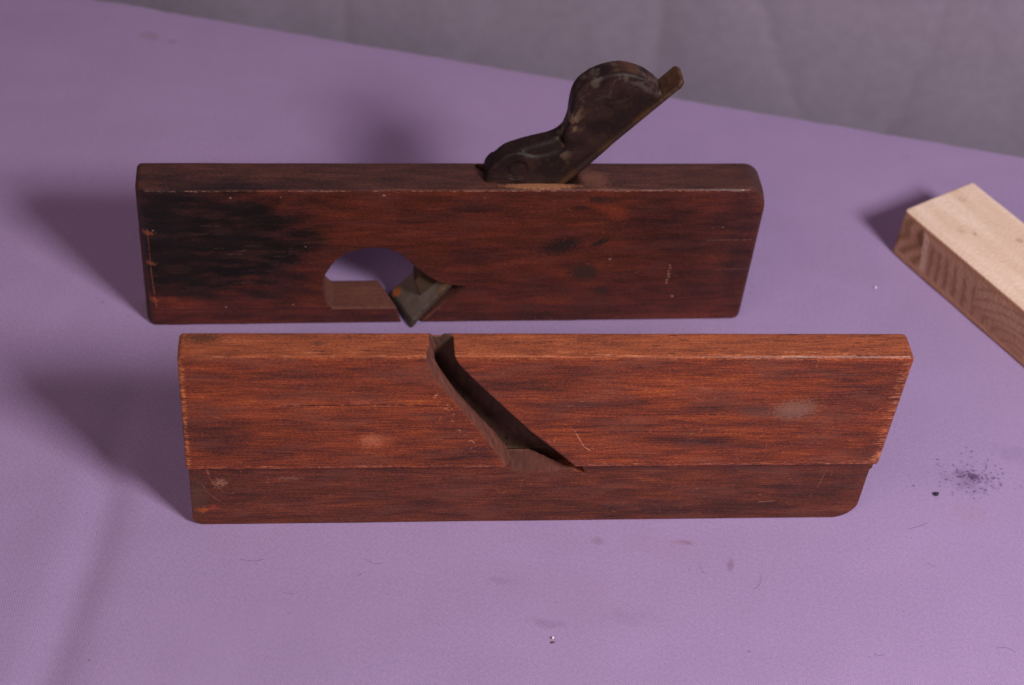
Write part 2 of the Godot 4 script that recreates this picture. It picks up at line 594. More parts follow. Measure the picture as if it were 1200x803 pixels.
func wood_sheet(sd: int, step: float, pal: Array, blobs: Array, k: Array, base_rough: float, dull: Array) -> Dictionary:
	var w := 2000
	var h := 1024
	var a := grain(w, h, 60, 1024, 0.24, 5, sd)        # fine streaks
	var b := grain(w, h, 90, 512, 0.06, 4, sd + 1)     # broad streaks
	var c := grain(w, h, 250, 512, 0.045, 5, sd + 2)    # blotches
	var e := grain(w, h, 330, 1024, 0.3, 3, sd + 3)   # pores and flecks
	var f := grain(w, h, 560, 700, 0.4, 2, sd + 4)  # dust-fine speckle
	var g := grain(w, h, 220, 340, 0.035, 4, sd + 6)   # dull, scuffed patches of the finish, and clear orange ones
	var lv := level_map(blobs, sd + 5)
	var col := PackedByteArray()
	col.resize(w * h * 3)
	var hgt := PackedByteArray()
	hgt.resize(w * h)
	var rgh := PackedByteArray()
	rgh.resize(w * h)
	var ka: float = k[0]
	var kb: float = k[1]
	var kc: float = k[2]
	var kf: float = k[3]
	var raw: PackedByteArray = pal[4]
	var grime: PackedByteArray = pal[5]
	var step_row := int((90.0 - step) * PX)
	for y in h:
		var zone := 0 if y < step_row else 1 if y < 724 else 2 if y < 874 else 3
		var p: PackedByteArray = pal[zone]
		var i := y * w
		for x in w:
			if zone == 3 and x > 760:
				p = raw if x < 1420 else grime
			var pore := maxi(0, e[i] - 178)
			var t := int(128.0 + (a[i] - 128) * ka + (b[i] - 128) * kb + (c[i] - 128) * kc + (f[i] - 128) * kf + (e[i] - 128) * 0.34 + (lv[i] - 128) - pore * 0.8)
			t = 0 if t < 0 else 255 if t > 255 else t
			var q := i * 3
			var s := t * 3
			var hz := g[i] - 128 + ((e[i] - 128) >> 2)
			if zone < 2 and hz > 20:
				var m := mini(80, (hz - 20) * 2)
				col[q] = p[s] + ((dull[0] - p[s]) * m >> 8)
				col[q + 1] = p[s + 1] + ((dull[1] - p[s + 1]) * m >> 8)
				col[q + 2] = p[s + 2] + ((dull[2] - p[s + 2]) * m >> 8)
			elif zone < 2 and hz < -24:
				var m := mini(44, (-24 - hz) * 2)
				col[q] = mini(255, p[s] + (p[s] * m >> 10))
				col[q + 1] = p[s + 1] + (p[s + 1] * m >> 10)
				col[q + 2] = p[s + 2] - (p[s + 2] * m >> 9)
			else:
				col[q] = p[s]
				col[q + 1] = p[s + 1]
				col[q + 2] = p[s + 2]
			hgt[i] = 150 + (a[i] >> 3) - pore + (f[i] >> 4)
			rgh[i] = clampi(int((base_rough if zone < 3 else 190.0) + (c[i] - 128) * 0.28 + pore * 0.5 + (f[i] - 128) * 0.12), 40, 250)
			i += 1
	return {"color": Image.create_from_data(w, h, false, Image.FORMAT_RGB8, col), "height": Image.create_from_data(w, h, false, Image.FORMAT_L8, hgt), "rough": Image.create_from_data(w, h, false, Image.FORMAT_L8, rgh)}


# a stain or worn spot with a ragged outline; x y in millimetres on the side face (on = 0), the top (on = 1)
func spot(look: Dictionary, x: float, y: float, rx: float, ry: float, tint: Color, strength: float, ragged := 0.5, turn := 0.0, on := 0, dent := 0.0) -> void:
	var im: Image = look.color
	var cx := (x + 125.0) * PX
	var cy := (90.0 - y) * PX if on == 0 else 732.0 + y * PX
	var r := maxf(rx, ry) * PX * 1.5
	for v in range(maxi(0, int(cy - r)), mini(1023, int(cy + r)) + 1):
		if on == 0 and v > 722 or on == 1 and (v < 724 or v > 872):
			continue
		for u in range(maxi(0, int(cx - r)), mini(1999, int(cx + r)) + 1):
			var q := Vector2(u - cx, v - cy).rotated(turn) / PX
			var e := Vector2(q.x / rx, q.y / ry).length()
			if e > 1.6:
				continue
			e += ragged * (n_wear.get_noise_2d(u * 1.2, v * 3.5) + 0.6 * n_fine.get_noise_2d(u * 0.12, v * 0.7))
			var s := strength * (1.0 - smoothstep(0.75, 1.05, e))
			if s > 0.01:
				im.set_pixel(u, v, im.get_pixel(u, v).lerp(tint, s))
				if dent != 0.0:
					var hh: Image = look.height
					hh.set_pixel(u, v, Color.from_hsv(0, 0, clampf(hh.get_pixel(u, v).r - dent * s, 0, 1)))


# a thin scratch as a bent line in the same measures
func scratch(look: Dictionary, pts: Array, width: float, tint: Color, strength: float, dent: float) -> void:
	var im: Image = look.color
	var hh: Image = look.height
	for k in pts.size() - 1:
		var a: Vector2 = pts[k]
		var b: Vector2 = pts[k + 1]
		var n := maxi(2, int(a.distance_to(b) * PX))
		for s in n:
			var p := a.lerp(b, float(s) / n)
			var cx := (p.x + 125.0) * PX
			var cy := (90.0 - p.y) * PX
			var ww := width * PX * (0.75 + 0.7 * absf(n_fine.get_noise_2d(cx * 0.3, cy * 0.3)))
			var r := int(ceil(ww))
			var st := strength * clampf(0.75 + n_fine.get_noise_2d(cx * 0.1 + 50.0, cy * 0.1) * 1.2, 0.0, 1.0)
			for v in range(int(cy) - r, int(cy) + r + 1):
				for u in range(int(cx) - r, int(cx) + r + 1):
					if u < 0 or v < 0 or u > 1999 or v > 873:
						continue
					var c := clampf(1.0 - Vector2(u - cx, v - cy).length() / maxf(ww, 0.8), 0.0, 1.0) * st
					if c > 0.02:
						im.set_pixel(u, v, im.get_pixel(u, v).lerp(tint, c * 0.85))
						hh.set_pixel(u, v, Color.from_hsv(0, 0, clampf(hh.get_pixel(u, v).r - dent * c, 0, 1)))


func finish(look: Dictionary, bump: float) -> Dictionary:
	var n: Image = look.height.duplicate()
	n.convert(Image.FORMAT_RGBA8)
	n.bump_map_to_normal_map(5.0)
	look.normal = n
	look.bump = bump
	return look


func rgb8(r: int, g: int, b: int) -> Color:
	return Color8(r, g, b)


func front_look() -> Dictionary:
	var up := ramp([[0, 36, 23, 21], [50, 64, 33, 26], [110, 100, 45, 28], [160, 130, 58, 32], [215, 160, 82, 45], [255, 190, 124, 88]])
	var low := ramp([[0, 34, 23, 20], [60, 56, 32, 26], [120, 84, 41, 29], [175, 112, 53, 34], [230, 140, 76, 50], [255, 170, 116, 92]])
	var top := ramp([[0, 52, 31, 27], [60, 94, 49, 38], [120, 132, 66, 43], [170, 154, 79, 48], [220, 178, 106, 72], [255, 215, 156, 120]])
	var end := ramp([[0, 48, 30, 24], [90, 96, 52, 36], [160, 150, 84, 50], [255, 196, 124, 76]])
	var blobs := [
		[-112, 52, 14, 10, -42, 0], [-100, 42, 18, 6, -22, 0], [-75, 66, 42, 3.2, 36, 0], [-90, 60, 30, 2.6, 22, 0], [-90, 55, 28, 3.0, -22, 0], [-58, 48, 6, 5, 34, 0], [-85, 80, 38, 3, -22, 0],
		[-60, 74, 26, 3, -18, 0], [-32, 58, 10, 8, -20, 0], [-27, 40, 12, 6, -42, 0], [-40, 40, 16, 4, -20, 0],
		[-12, 74, 20, 3.6, -52, 0], [4, 80, 32, 3, -18, 0], [32, 72, 24, 6, 26, 0], [24, 66, 18, 2.4, -30, 0], [60, 75, 26, 4, 20, 0], [5, 66, 14, 3, -24, 0], [50, 59, 30, 3.0, 16, 0],
		[34, 62, 24, 3, -14, 0], [48, 47, 16, 3.2, -52, 0], [70, 44, 14, 2.4, -34, 0], [20, 45, 26, 5, 24, 0], [80, 52, 22, 3.4, 22, 0], [72, 55, 16, 2.4, -30, 0], [106, 70, 20, 8, -30, 0], [98, 50, 26, 5, -14, 0],
		[110, 44, 12, 6, -24, 0], [2, 39, 9, 4.6, -36, 0], [20, 36.8, 50, 2.2, 18, 0], [64, 63, 14, 4, -26, 0], [100, 80, 24, 4, -26, 0],
		[-108, 24, 12, 14, -20, 0], [-60, 26, 50, 4, 10, 0], [-20, 14, 70, 6, -4, 0], [40, 22, 30, 5, 14, 0], [60, 7, 40, 5, -34, 0], [10, 6, 40, 4, -16, 0], [100, 16, 18, 12, -22, 0], [95, 6, 20, 3, 16, 0], [48, 12, 14, 4, 16, 0], [-90, 10, 26, 4, 16, 0],
		[-112, 6, 12, 8, -50, 1], [-85, 5, 34, 3, 24, 1], [-100, 11, 24, 3, -40, 1], [110, 5, 16, 9, -44, 1], [60, 4, 46, 3, -18, 1], [20, 9, 60, 3, 18, 1], [10, 4, 40, 2.4, -16, 1],
	]
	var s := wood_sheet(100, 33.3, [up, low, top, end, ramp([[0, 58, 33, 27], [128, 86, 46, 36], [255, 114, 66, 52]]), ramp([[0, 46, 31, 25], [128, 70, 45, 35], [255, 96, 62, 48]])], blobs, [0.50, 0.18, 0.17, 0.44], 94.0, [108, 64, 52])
	var rng := RandomNumberGenerator.new()
	rng.seed = 41
	spot(s, 84, 62.0, 8.0, 4.6, rgb8(118, 92, 82), 0.62, 0.7, 0.12)
	spot(s, 72, 60.5, 6.0, 2.6, rgb8(92, 58, 50), 0.5, 0.8)
	spot(s, -58.4, 47.9, 3.4, 3.0, rgb8(176, 104, 78), 0.45, 0.9)
	spot(s, -62, 66, 4, 1.2, rgb8(172, 92, 70), 0.4, 0.9)
	spot(s, -116.0, 8.2, 2.2, 1.6, rgb8(176, 78, 30), 0.8, 0.8)
	spot(s, -112.4, 9.6, 1.6, 1.4, rgb8(150, 60, 42), 0.6, 0.8)
	spot(s, -109.5, 22.5, 2.4, 2.0, rgb8(164, 118, 96), 0.55, 0.9)
	spot(s, -86, 24.5, 4.0, 0.9, rgb8(128, 88, 76), 0.5, 0.8)
	spot(s, 120.2, 38.5, 2.4, 2.2, rgb8(196, 116, 74), 0.8, 0.8)
	spot(s, -117, 16, 3.0, 9, rgb8(78, 58, 48), 0.55, 0.9)
	scratch(s, [Vector2(-114, 30), Vector2(-112.5, 24), Vector2(-108.5, 18)], 0.3, rgb8(140, 76, 60), 0.7, 0.3)
	scratch(s, [Vector2(-116, 23), Vector2(-113.5, 17), Vector2(-108, 11)], 0.3, rgb8(134, 78, 62), 0.6, 0.3)
	scratch(s, [Vector2(-113.6, 31), Vector2(-113, 27)], 0.4, rgb8(160, 90, 70), 0.8, 0.3)
	scratch(s, [Vector2(104, 27), Vector2(103, 22), Vector2(102.4, 17)], 0.25, rgb8(150, 92, 72), 0.6, 0.2)
	scratch(s, [Vector2(82, 9.5), Vector2(88, 10)], 0.3, rgb8(180, 112, 86), 0.6, 0.2)
	scratch(s, [Vector2(10, 52), Vector2(14, 44), Vector2(16.5, 42), Vector2(17.5, 43)], 0.3, rgb8(196, 128, 98), 0.8, 0.2)
	# frayed pale wood along the left edge, the step and the arris
	for k in 260:
		var y := rng.randf_range(34, 86)
		scratch(s, [Vector2(-121, y), Vector2(-119.0 + rng.randf_range(-0.6, 1.0), y + rng.randf_range(-0.3, 0.3))], 0.22, rgb8(206, 122, 66), rng.randf_range(0.5, 1.0), 0.15)
	for k in 130:
		var y := rng.randf_range(34, 84)
		scratch(s, [Vector2(121, y), Vector2(118.5 - rng.randf_range(0, 3.0), y + rng.randf_range(-0.3, 0.3))], 0.22, rgb8(190, 120, 84), rng.randf_range(0.2, 0.8), 0.15)
	for k in 330:
		var x := rng.randf_range(-120, 118)
		var y := rng.randf_range(33.4, 35.2)
		scratch(s, [Vector2(x, y), Vector2(x + rng.randf_range(0.8, 4.0), y + rng.randf_range(-0.15, 0.15))], 0.22, rgb8(186, 112, 84), rng.randf_range(0.2, 0.8), 0.1)
	for k in 240:
		var x := rng.randf_range(-118, 116)
		var y := 86.4 - absf(rng.randfn(0, 0.5))
		scratch(s, [Vector2(x, y), Vector2(x + rng.randf_range(0.5, 3.0), y)], 0.2, rgb8(190, 116, 80), rng.randf_range(0.15, 0.55) * (0.5 + 0.5 * float(x > -20)), 0.1)
	# loose scuffs all over
	for k in 230:
		var p := Vector2(rng.randf_range(-117, 117), rng.randf_range(2, 84))
		var q := p + Vector2.from_angle(rng.randfn(0.0, 0.9)) * rng.randf_range(0.6, 3.2)
		scratch(s, [p, p.lerp(q, 0.5) + Vector2(0, rng.randf_range(-0.4, 0.4)), q], 0.2, rgb8(190, 118, 82) if rng.randf() < 0.7 else rgb8(60, 32, 30), rng.randf_range(0.2, 0.75), 0.12)
	for k in 90:   # short dark dashes along the grain
		var p := Vector2(rng.randf_range(-110, 115), rng.randf_range(35, 85))
		scratch(s, [p, p + Vector2(rng.randf_range(2, 12), rng.randf_range(-0.3, 0.3))], 0.24, rgb8(48, 26, 26), rng.randf_range(0.3, 0.9), 0.12)
	scratch(s, [Vector2(-88, 64.5), Vector2(-55, 65.0), Vector2(-30, 64.0)], 0.35, rgb8(50, 26, 24), 0.9, 0.2)
	for k in 34:   # long dark lines of the grain
		var p := Vector2(rng.randf_range(-118, 60), rng.randf_range(3, 85))
		scratch(s, [p, p + Vector2(rng.randf_range(20, 60), rng.randf_range(-0.4, 0.4))], 0.2, rgb8(46, 25, 23), rng.randf_range(0.3, 0.75), 0.15)
	for k in 26:   # flecks by the slot's left lip
		var p := Vector2(-36, 72).lerp(Vector2(-18, 40), rng.randf()) + Vector2(rng.randf_range(-5, -1.5), rng.randf_range(-2, 1))
		scratch(s, [p, p + Vector2(rng.randf_range(-1.5, 1.5), rng.randf_range(-1.4, 0.6))], 0.28, rgb8(206, 140, 108), rng.randf_range(0.3, 0.9), 0.12)
	# top strip: dark dashes and nicks
	for k in 70:
		spot(s, rng.randf_range(-115, 115), rng.randf_range(1, 11), rng.randf_range(0.5, 3.0), rng.randf_range(0.12, 0.3), rgb8(70, 36, 28), rng.randf_range(0.3, 0.8), 0.6, 0.0, 1, 0.1)
	for k in 60:
		spot(s, rng.randf_range(-115, 115), absf(rng.randfn(0.6, 0.9)), rng.randf_range(0.6, 4.0), rng.randf_range(0.12, 0.35), rgb8(200, 126, 90), rng.randf_range(0.2, 0.5), 0.7, 0.0, 1)
	spot(s, -76, 6.2, 2.4, 0.9, rgb8(92, 54, 40), 0.7, 0.7, 0.0, 1)
	spot(s, -113, 8.5, 6, 2.2, rgb8(74, 44, 32), 0.75, 0.8, 0.0, 1)
	return finish(s, 0.55)


func back_look() -> Dictionary:
	var up := ramp([[0, 24, 19, 19], [50, 40, 24, 23], [110, 69, 32, 27], [160, 93, 40, 31], [215, 118, 55, 40], [255, 156, 90, 70]])
	var top := ramp([[0, 24, 19, 21], [60, 42, 27, 27], [120, 66, 38, 33], [180, 92, 54, 45], [255, 160, 108, 82]])
	var end := ramp([[0, 26, 20, 20], [100, 52, 32, 28], [180, 96, 54, 38], [255, 160, 98, 66]])
	var blobs := [
		[-112, 44, 16, 34, -52, 0], [-100, 52, 36, 28, -76, 0], [-72, 46, 24, 22, -58, 0], [-96, 26, 22, 14, -62, 0], [-70, 22, 16, 10, -44, 0], [-60, 42, 14, 6, -26, 0], [-108, 13, 12, 4.5, 52, 0], [-99, 11, 9, 3, 24, 0], [-42, 52, 18, 10, 12, 0], [-46, 66, 40, 3, 8, 0],
		[-20, 46, 26, 4, 18, 0], [20, 50, 36, 5, 12, 0], [52, 62, 16, 6, 12, 0], [30, 30, 30, 6, 14, 0], [70, 58, 24, 8, -24, 0], [95, 45, 24, 14, -28, 0], [92, 20, 22, 10, -16, 0], [110, 58, 10, 10, -28, 0], [114, 30, 7, 18, -30, 0],
		[40, 12, 22, 5, 16, 0], [98, 2.5, 30, 2.4, 46, 0], [10, 60, 16, 2.4, -28, 0], [-10, 57, 12, 2.0, -26, 0], [10, 36, 14, 4, -20, 0], [60, 46, 18, 3, -18, 0], [0, 4, 110, 3.4, -22, 0], [20, 20, 18, 6, -12, 0], [-20, 12, 20, 3, -12, 0],
		[-88, 8, 46, 14, -84, 1], [-20, 8, 40, 8, -20, 1], [95, 9, 30, 8, -26, 1], [54, 3, 10, 4, 50, 1], [30, 1.8, 16, 2.2, 84, 1], [-20, 12, 24, 3, 22, 1],
	]
	var s := wood_sheet(200, 8.5, [up, up, top, end, ramp([[0, 62, 36, 30], [128, 92, 52, 43], [255, 120, 74, 60]]), ramp([[0, 46, 31, 25], [128, 70, 45, 35], [255, 96, 62, 48]])], blobs, [0.30, 0.14, 0.18, 0.34], 92.0, [74, 42, 38])
	var rng := RandomNumberGenerator.new()
	rng.seed = 42
	var ink := rgb8(30, 24, 24)
	spot(s, 40, 39.8, 8, 3.6, ink, 0.62, 0.9, 0.1)
	spot(s, 44, 42.5, 4.5, 2.6, ink, 0.5, 0.9)
	spot(s, 51.6, 27.0, 6.2, 4.6, rgb8(48, 34, 32), 0.72, 0.5)
	spot(s, 56.5, 42.5, 4.0, 1.3, ink, 0.75, 0.8, 0.5)
	spot(s, 60.5, 17.0, 3.4, 2.6, rgb8(46, 32, 30), 0.6, 0.7)
	spot(s, 55, 63.5, 6.0, 1.8, rgb8(38, 27, 26), 0.7, 0.9, -0.2)
	spot(s, 60, 58.5, 6.5, 3.6, rgb8(140, 56, 34), 0.42, 0.9, -0.5)
	spot(s, 47, 60, 3.5, 1.2, ink, 0.5, 0.9)
	spot(s, 31, 2.2, 15.5, 1.9, rgb8(158, 104, 74), 0.8, 0.35, 0.0, 1)
	spot(s, 52, 6.5, 6.0, 5.0, rgb8(112, 70, 54), 0.6, 0.6, 0.5, 1)
	for q in [[-84.3, 65.1, 0.7], [-27.9, 66.2, 0.7], [-113.5, 49.5, 0.5], [86.6, 25.8, 0.4], [89.4, 13.8, 0.8], [104, 50, 0.5], [61.5, 33.7, 0.8], [-66, 65.4, 0.4], [-57, 41, 0.4], [-62, 11, 0.5], [-88, 10, 0.5], [10, 65, 0.4]]:
		spot(s, q[0], q[1], q[2] * 0.75, q[2] * 0.6, rgb8(170, 138, 128), 0.7, 0.6)
	for k in 7:
		spot(s, 86.0 + 0.25 * sin(k * 2.0), 30.5 - k * 1.55, 0.35, 0.5, rgb8(178, 128, 112), 0.7, 0.5)
	scratch(s, [Vector2(-115.5, 50), Vector2(-115.4, 28), Vector2(-114.6, 10)], 0.4, rgb8(124, 68, 44), 0.75, 0.1)
	for y in [48.0, 33.0, 14.0]:
		spot(s, -116.8, y, 3.2, 1.1, rgb8(150, 78, 48), 0.7, 0.8)
	for k in 26:   # grey scuffs on the blackened part
		var p := Vector2(rng.randfn(-78, 16), rng.randfn(38, 9))
		scratch(s, [p, p + Vector2(rng.randf_range(2, 9), rng.randf_range(-0.4, 0.8))], 0.28, rgb8(84, 68, 62), rng.randf_range(0.2, 0.6), 0.1)
	for k in 170:
		var p := Vector2(rng.randf_range(-60, 117), rng.randf_range(2, 66))
		var q := p + Vector2.from_angle(rng.randfn(0.0, 0.8)) * rng.randf_range(0.6, 3.0)
		scratch(s, [p, q], 0.2, rgb8(146, 82, 62) if rng.randf() < 0.6 else rgb8(36, 24, 24), rng.randf_range(0.2, 0.7), 0.12)
	for k in 60:
		var p := Vector2(rng.randf_range(-40, 110), rng.randf_range(5, 66))
		scratch(s, [p, p + Vector2(rng.randf_range(2, 9), rng.randf_range(-0.2, 0.2))], 0.22, rgb8(34, 22, 22), rng.randf_range(0.3, 0.9), 0.12)
	for k in 300:
		var x := rng.randf_range(-117, 116)
		scratch(s, [Vector2(x, 68.2), Vector2(x + rng.randf_range(0.5, 3.0), 68.2 - absf(rng.randfn(0, 0.25)))], 0.2, rgb8(150, 104, 88), rng.randf_range(0.2, 0.7), 0.08)
	scratch(s, [Vector2(14.9, -6.0), Vector2(6.4, -18.4)], 0.5, rgb8(150, 100, 76), 0.9, 0.0)
	scratch(s, [Vector2(98, 43.2), Vector2(117, 43.6)], 0.25, rgb8(134, 88, 66), 0.8, 0.2)
	scratch(s, [Vector2(104, 28), Vector2(118, 28.4)], 0.25, rgb8(110, 70, 54), 0.7, 0.2)
	scratch(s, [Vector2(-118, 8.7), Vector2(-60, 8.6), Vector2(-22, 8.6)], 0.3, rgb8(40, 24, 24), 0.7, 0.2)
	return finish(s, 0.5)


# =====================================================================  the cloths
func cloth_look() -> Dictionary:
	var w := 2048
	var h := 1536
	var n := FastNoiseLite.new()
	n.seed = 9
	n.frequency = 0.03
	n.fractal_octaves = 4
	var a := n.get_seamless_image(256, 192)
	a.resize(w, h, Image.INTERPOLATE_CUBIC)
	var b := grain(w, h, 1024, 768, 0.4, 2, 300)
	var ad := a.get_data()
	var col := PackedByteArray()
	col.resize(w * h * 3)
	for i in w * h:
		var s := (ad[i] - 128) * 0.018 + (b[i] - 128) * 0.06
		col[i * 3] = int(163 + s)
		col[i * 3 + 1] = int(133 + s * 0.9)
		col[i * 3 + 2] = int(171 + s)
	var im := Image.create_from_data(w, h, false, Image.FORMAT_RGB8, col)
	var rng := RandomNumberGenerator.new()
	rng.seed = 7
	# smudges: x z in millimetres, radii, colour, strength
	for q in [[177, -438, 9, 7, Color8(96, 74, 104), 0.35], [175, -421, 12, 6, Color8(166, 126, 150), 0.35], [63, -389, 16, 7, Color8(160, 124, 150), 0.25], [22, -350, 7, 2.2, Color8(122, 96, 126), 0.4], [6, -366, 5, 2, Color8(120, 92, 122), 0.3], [33, -362, 24, 12, Color8(162, 129, 160), 0.3],
			[86, -384, 1.4, 4, Color8(120, 84, 110), 0.6], [50, -356, 10, 4, Color8(136, 110, 142), 0.2], [69, -392, 4, 1.5, Color8(140, 96, 112), 0.5], [38, -388, 2.5, 2, Color8(120, 92, 110), 0.5], [-187, -665, 7, 4, Color8(124, 110, 112), 0.55], [-176, -663, 3, 2, Color8(120, 96, 120), 0.4], [150, -470, 3, 2, Color8(120, 94, 130), 0.4], [196, -455, 8, 5, Color8(130, 104, 140), 0.35]]:
		cloth_blob(im, q[0], q[1], q[2], q[3], q[4], q[5] * 0.65)
	for k in 150:   # the peppered dirt mark on the right
		var r := absf(rng.randfn(0, 1.0))
		var t := rng.randf() * TAU
		cloth_blob(im, 179 + cos(t) * r * 9.0, -440 + sin(t) * r * 6.5, rng.randf_range(0.25, 0.9), rng.randf_range(0.25, 0.7), Color8(84, 62, 92), rng.randf_range(0.25, 0.75) / (0.7 + r * 0.6))
	for k in 420:   # fine specks everywhere
		cloth_blob(im, rng.randf_range(-290, 290), rng.randf_range(-700, -280), rng.randf_range(0.2, 0.55), rng.randf_range(0.2, 0.45), Color8(98, 76, 106) if rng.randf() < 0.75 else Color8(200, 178, 206), rng.randf_range(0.2, 0.6))
	# twill: two colours of thread
	var tw := Image.create_empty(128, 128, false, Image.FORMAT_RGBA8)
	var trng := RandomNumberGenerator.new()
	trng.seed = 3
	var warp := []
	for k in 64:
		warp.append(trng.randf_range(-0.05, 0.05))
	for y in 128:
		for x in 128:
			var over: float = cos(TAU * (x / 8.0 + y / 8.0)) * 0.5 + cos(TAU * (x / 8.0 - y / 16.0)) * 0.25
			var v: float = 0.97 + 0.27 * over + warp[x / 4] * 0.18 + warp[32 + y / 4] * 0.18 + trng.randf_range(-0.03, 0.03)
			tw.set_pixel(x, y, Color(v, v, v, 1))
	return {"color": im, "twill": tw}


func cloth_blob(im: Image, x: float, z: float, rx: float, rz: float, c: Color, strength: float) -> void:
	var k := 2048.0 / 600.0
	var cx := (x + 300.0) * k
	var cy := (z + 720.0) * k
	for v in range(maxi(0, int(cy - rz * k * 1.6)), mini(1535, int(cy + rz * k * 1.6)) + 1):
		for u in range(maxi(0, int(cx - rx * k * 1.6)), mini(2047, int(cx + rx * k * 1.6)) + 1):
			var e := Vector2((u - cx) / (rx * k), (v - cy) / (rz * k)).length() + 0.5 * n_wear.get_noise_2d(u * 0.8, v * 0.8) + 0.35 * n_fine.get_noise_2d(u * 0.5, v * 0.5)
			var s := strength * (1.0 - smoothstep(0.3, 1.1, e))
			if s > 0.01:
				im.set_pixel(u, v, im.get_pixel(u, v).lerp(c, s))


# far edge of the table: z as a line in x
func edge_z(x: float) -> float:
	return -0.6713 + 0.0962 * x - 0.0


func cloth_height(x: float, z: float) -> float:
	var y := -0.0004 + 0.00035 * n_big.get_noise_2d(x * 1500.0, z * 1500.0)
	# a soft fold running through the near left
	var s := (x + 0.1385) + (z + 0.375) * 0.01 + 0.004 * n_big.get_noise_2d(z * 500.0, 3.0)
	y += -0.0026 * exp(-s * s / 0.00005) * smoothstep(-0.50, -0.36, z)
	y += -0.0005 * exp(-pow((s + 0.03) / 0.016, 2.0)) * smoothstep(-0.46, -0.34, z)
	return minf(y, -0.0001)


func build_cloth() -> void:
	var look: Dictionary = jobs.cloth_look
	var m := StandardMaterial3D.new()
	m.albedo_texture = tex(look.color)
	m.roughness = 0.95
	m.metallic_specular = 0.2
	m.detail_enabled = true
	m.detail_blend_mode = BaseMaterial3D.BLEND_MODE_MUL
	m.detail_uv_layer = BaseMaterial3D.DETAIL_UV_2
	m.detail_albedo = tex(look.twill)
	m.rim_enabled = true
	m.rim = 0.25
	m.rim_tint = 0.6
	var v := PackedVector3Array()
	var u1 := PackedVector2Array()
	var u2 := PackedVector2Array()
	var idx := PackedInt32Array()
	var nx := 300
	var flat := 180
	var roll := 6
	var rows := flat + roll + 6
	var z0 := 0.08
	for j in rows + 1:
		for i in nx + 1:
			var x := lerpf(-0.55, 0.55, float(i) / nx)
			var ez := edge_z(x) + 0.0006 * n_fine.get_noise_2d(x * 900.0, 0.0)
			var p: Vector3
			var along: float
			var r := 0.0035
			if j <= flat:
				var z := lerpf(z0, ez + r, pow(float(j) / flat, 0.8))
				p = Vector3(x, cloth_height(x, z), z)
				along = z
			elif j <= flat + roll:
				var t := PI * 0.5 * float(j - flat) / roll
				p = Vector3(x, cloth_height(x, ez + r) - r * (1.0 - cos(t)), ez + r - r * sin(t))
				along = ez + r - r * t
			else:
				var q := float(j - flat - roll) / 6.0
				p = Vector3(x, -r - 0.16 * q, ez)
				along = ez - 0.16 * q
			v.append(p)
			u1.append(Vector2((x + 0.3) / 0.6, (along + 0.72) / 0.45))
			u2.append(Vector2(x, along) / 0.0138)
	for j in rows:
		for i in nx:
			var a := j * (nx + 1) + i
			idx.append_array(PackedInt32Array([a, a + nx + 1, a + 1, a + 1, a + nx + 1, a + nx + 2]))
	var n := PackedVector3Array()
	n.resize(v.size())
	for k in range(0, idx.size(), 3):
		var f := (v[idx[k + 2]] - v[idx[k]]).cross(v[idx[k + 1]] - v[idx[k]])
		for e in 3:
			n[idx[k + e]] += f
	for k in n.size():
		n[k] = n[k].normalized()
		if n[k].y < -0.5:
			n[k] = -n[k]
	# clockwise seen from above?
	var f0 := (v[idx[1]] - v[idx[0]]).cross(v[idx[2]] - v[idx[0]])
	if f0.y > 0.0:
		for k in range(0, idx.size(), 3):
			var q := idx[k + 1]
			idx[k + 1] = idx[k + 2]
			idx[k + 2] = q
	var o := mesh_node("purple_cloth", arrays(v, n, idx, u1, PackedColorArray(), PackedFloat32Array(), u2), m)
	tag(o, "lilac purple twill cloth spread under the planes and the block", "cloth", "", "structure")
	# the table top under it
	var t := BoxMesh.new()
	t.size = Vector3(1.08, 0.03, 0.70)
	var tm := StandardMaterial3D.new()
	tm.albedo_color = Color(0.42, 0.33, 0.25)
	tm.roughness = 0.6
	var tb := mesh_node("table", t, tm)
	tb.position = Vector3(0, -0.022, -0.27)
	tag(tb, "table top hidden under the purple cloth", "table", "", "structure")


func build_backdrop() -> void:
	# a grey cloth hanging behind the table, with soft folds and creases
	var im := Image.create_empty(512, 512, false, Image.FORMAT_RGB8)
	var n := FastNoiseLite.new()
	n.seed = 31
	n.frequency = 0.02
	n.fractal_octaves = 5
	var rng := RandomNumberGenerator.new()
	rng.seed = 12
	for y in 512:
		for x in 512:
			var s := 0.02 * n.get_noise_2d(x, y) + rng.randf_range(-0.02, 0.02) + 0.012 * cos(TAU * (x + y) / 4.0)
			im.set_pixel(x, y, Color(0.54 + s, 0.478 + s, 0.538 + s))
	var m := StandardMaterial3D.new()
	m.albedo_texture = tex(im)
	m.roughness = 0.95
	m.metallic_specular = 0.2
	var v := PackedVector3Array()
	var u := PackedVector2Array()
	var nn := PackedVector3Array()
	var idx := PackedInt32Array()
	var nx := 320
	var ny := 160
	for j in ny + 1:
		for i in nx + 1:
			var x := lerpf(-0.8, 0.8, float(i) / nx)
			var y := lerpf(-0.35, 0.65, float(j) / ny)
			v.append(Vector3(x, y, edge_z(x) - 0.075 + drape(x, y)))
			u.append(Vector2(x, y) * 9.0)
			nn.append(Vector3((drape(x - 0.002, y) - drape(x + 0.002, y)) / 0.004 - 0.0962, (drape(x, y - 0.002) - drape(x, y + 0.002)) / 0.004, 1).normalized())
	for j in ny:
		for i in nx:
			var a := j * (nx + 1) + i
			idx.append_array(PackedInt32Array([a, a + nx + 1, a + 1, a + 1, a + nx + 1, a + nx + 2]))
	var o := mesh_node("backdrop", arrays(v, nn, idx, u), m)
	tag(o, "grey creased cloth hanging behind the table as a backdrop", "backdrop", "", "structure")


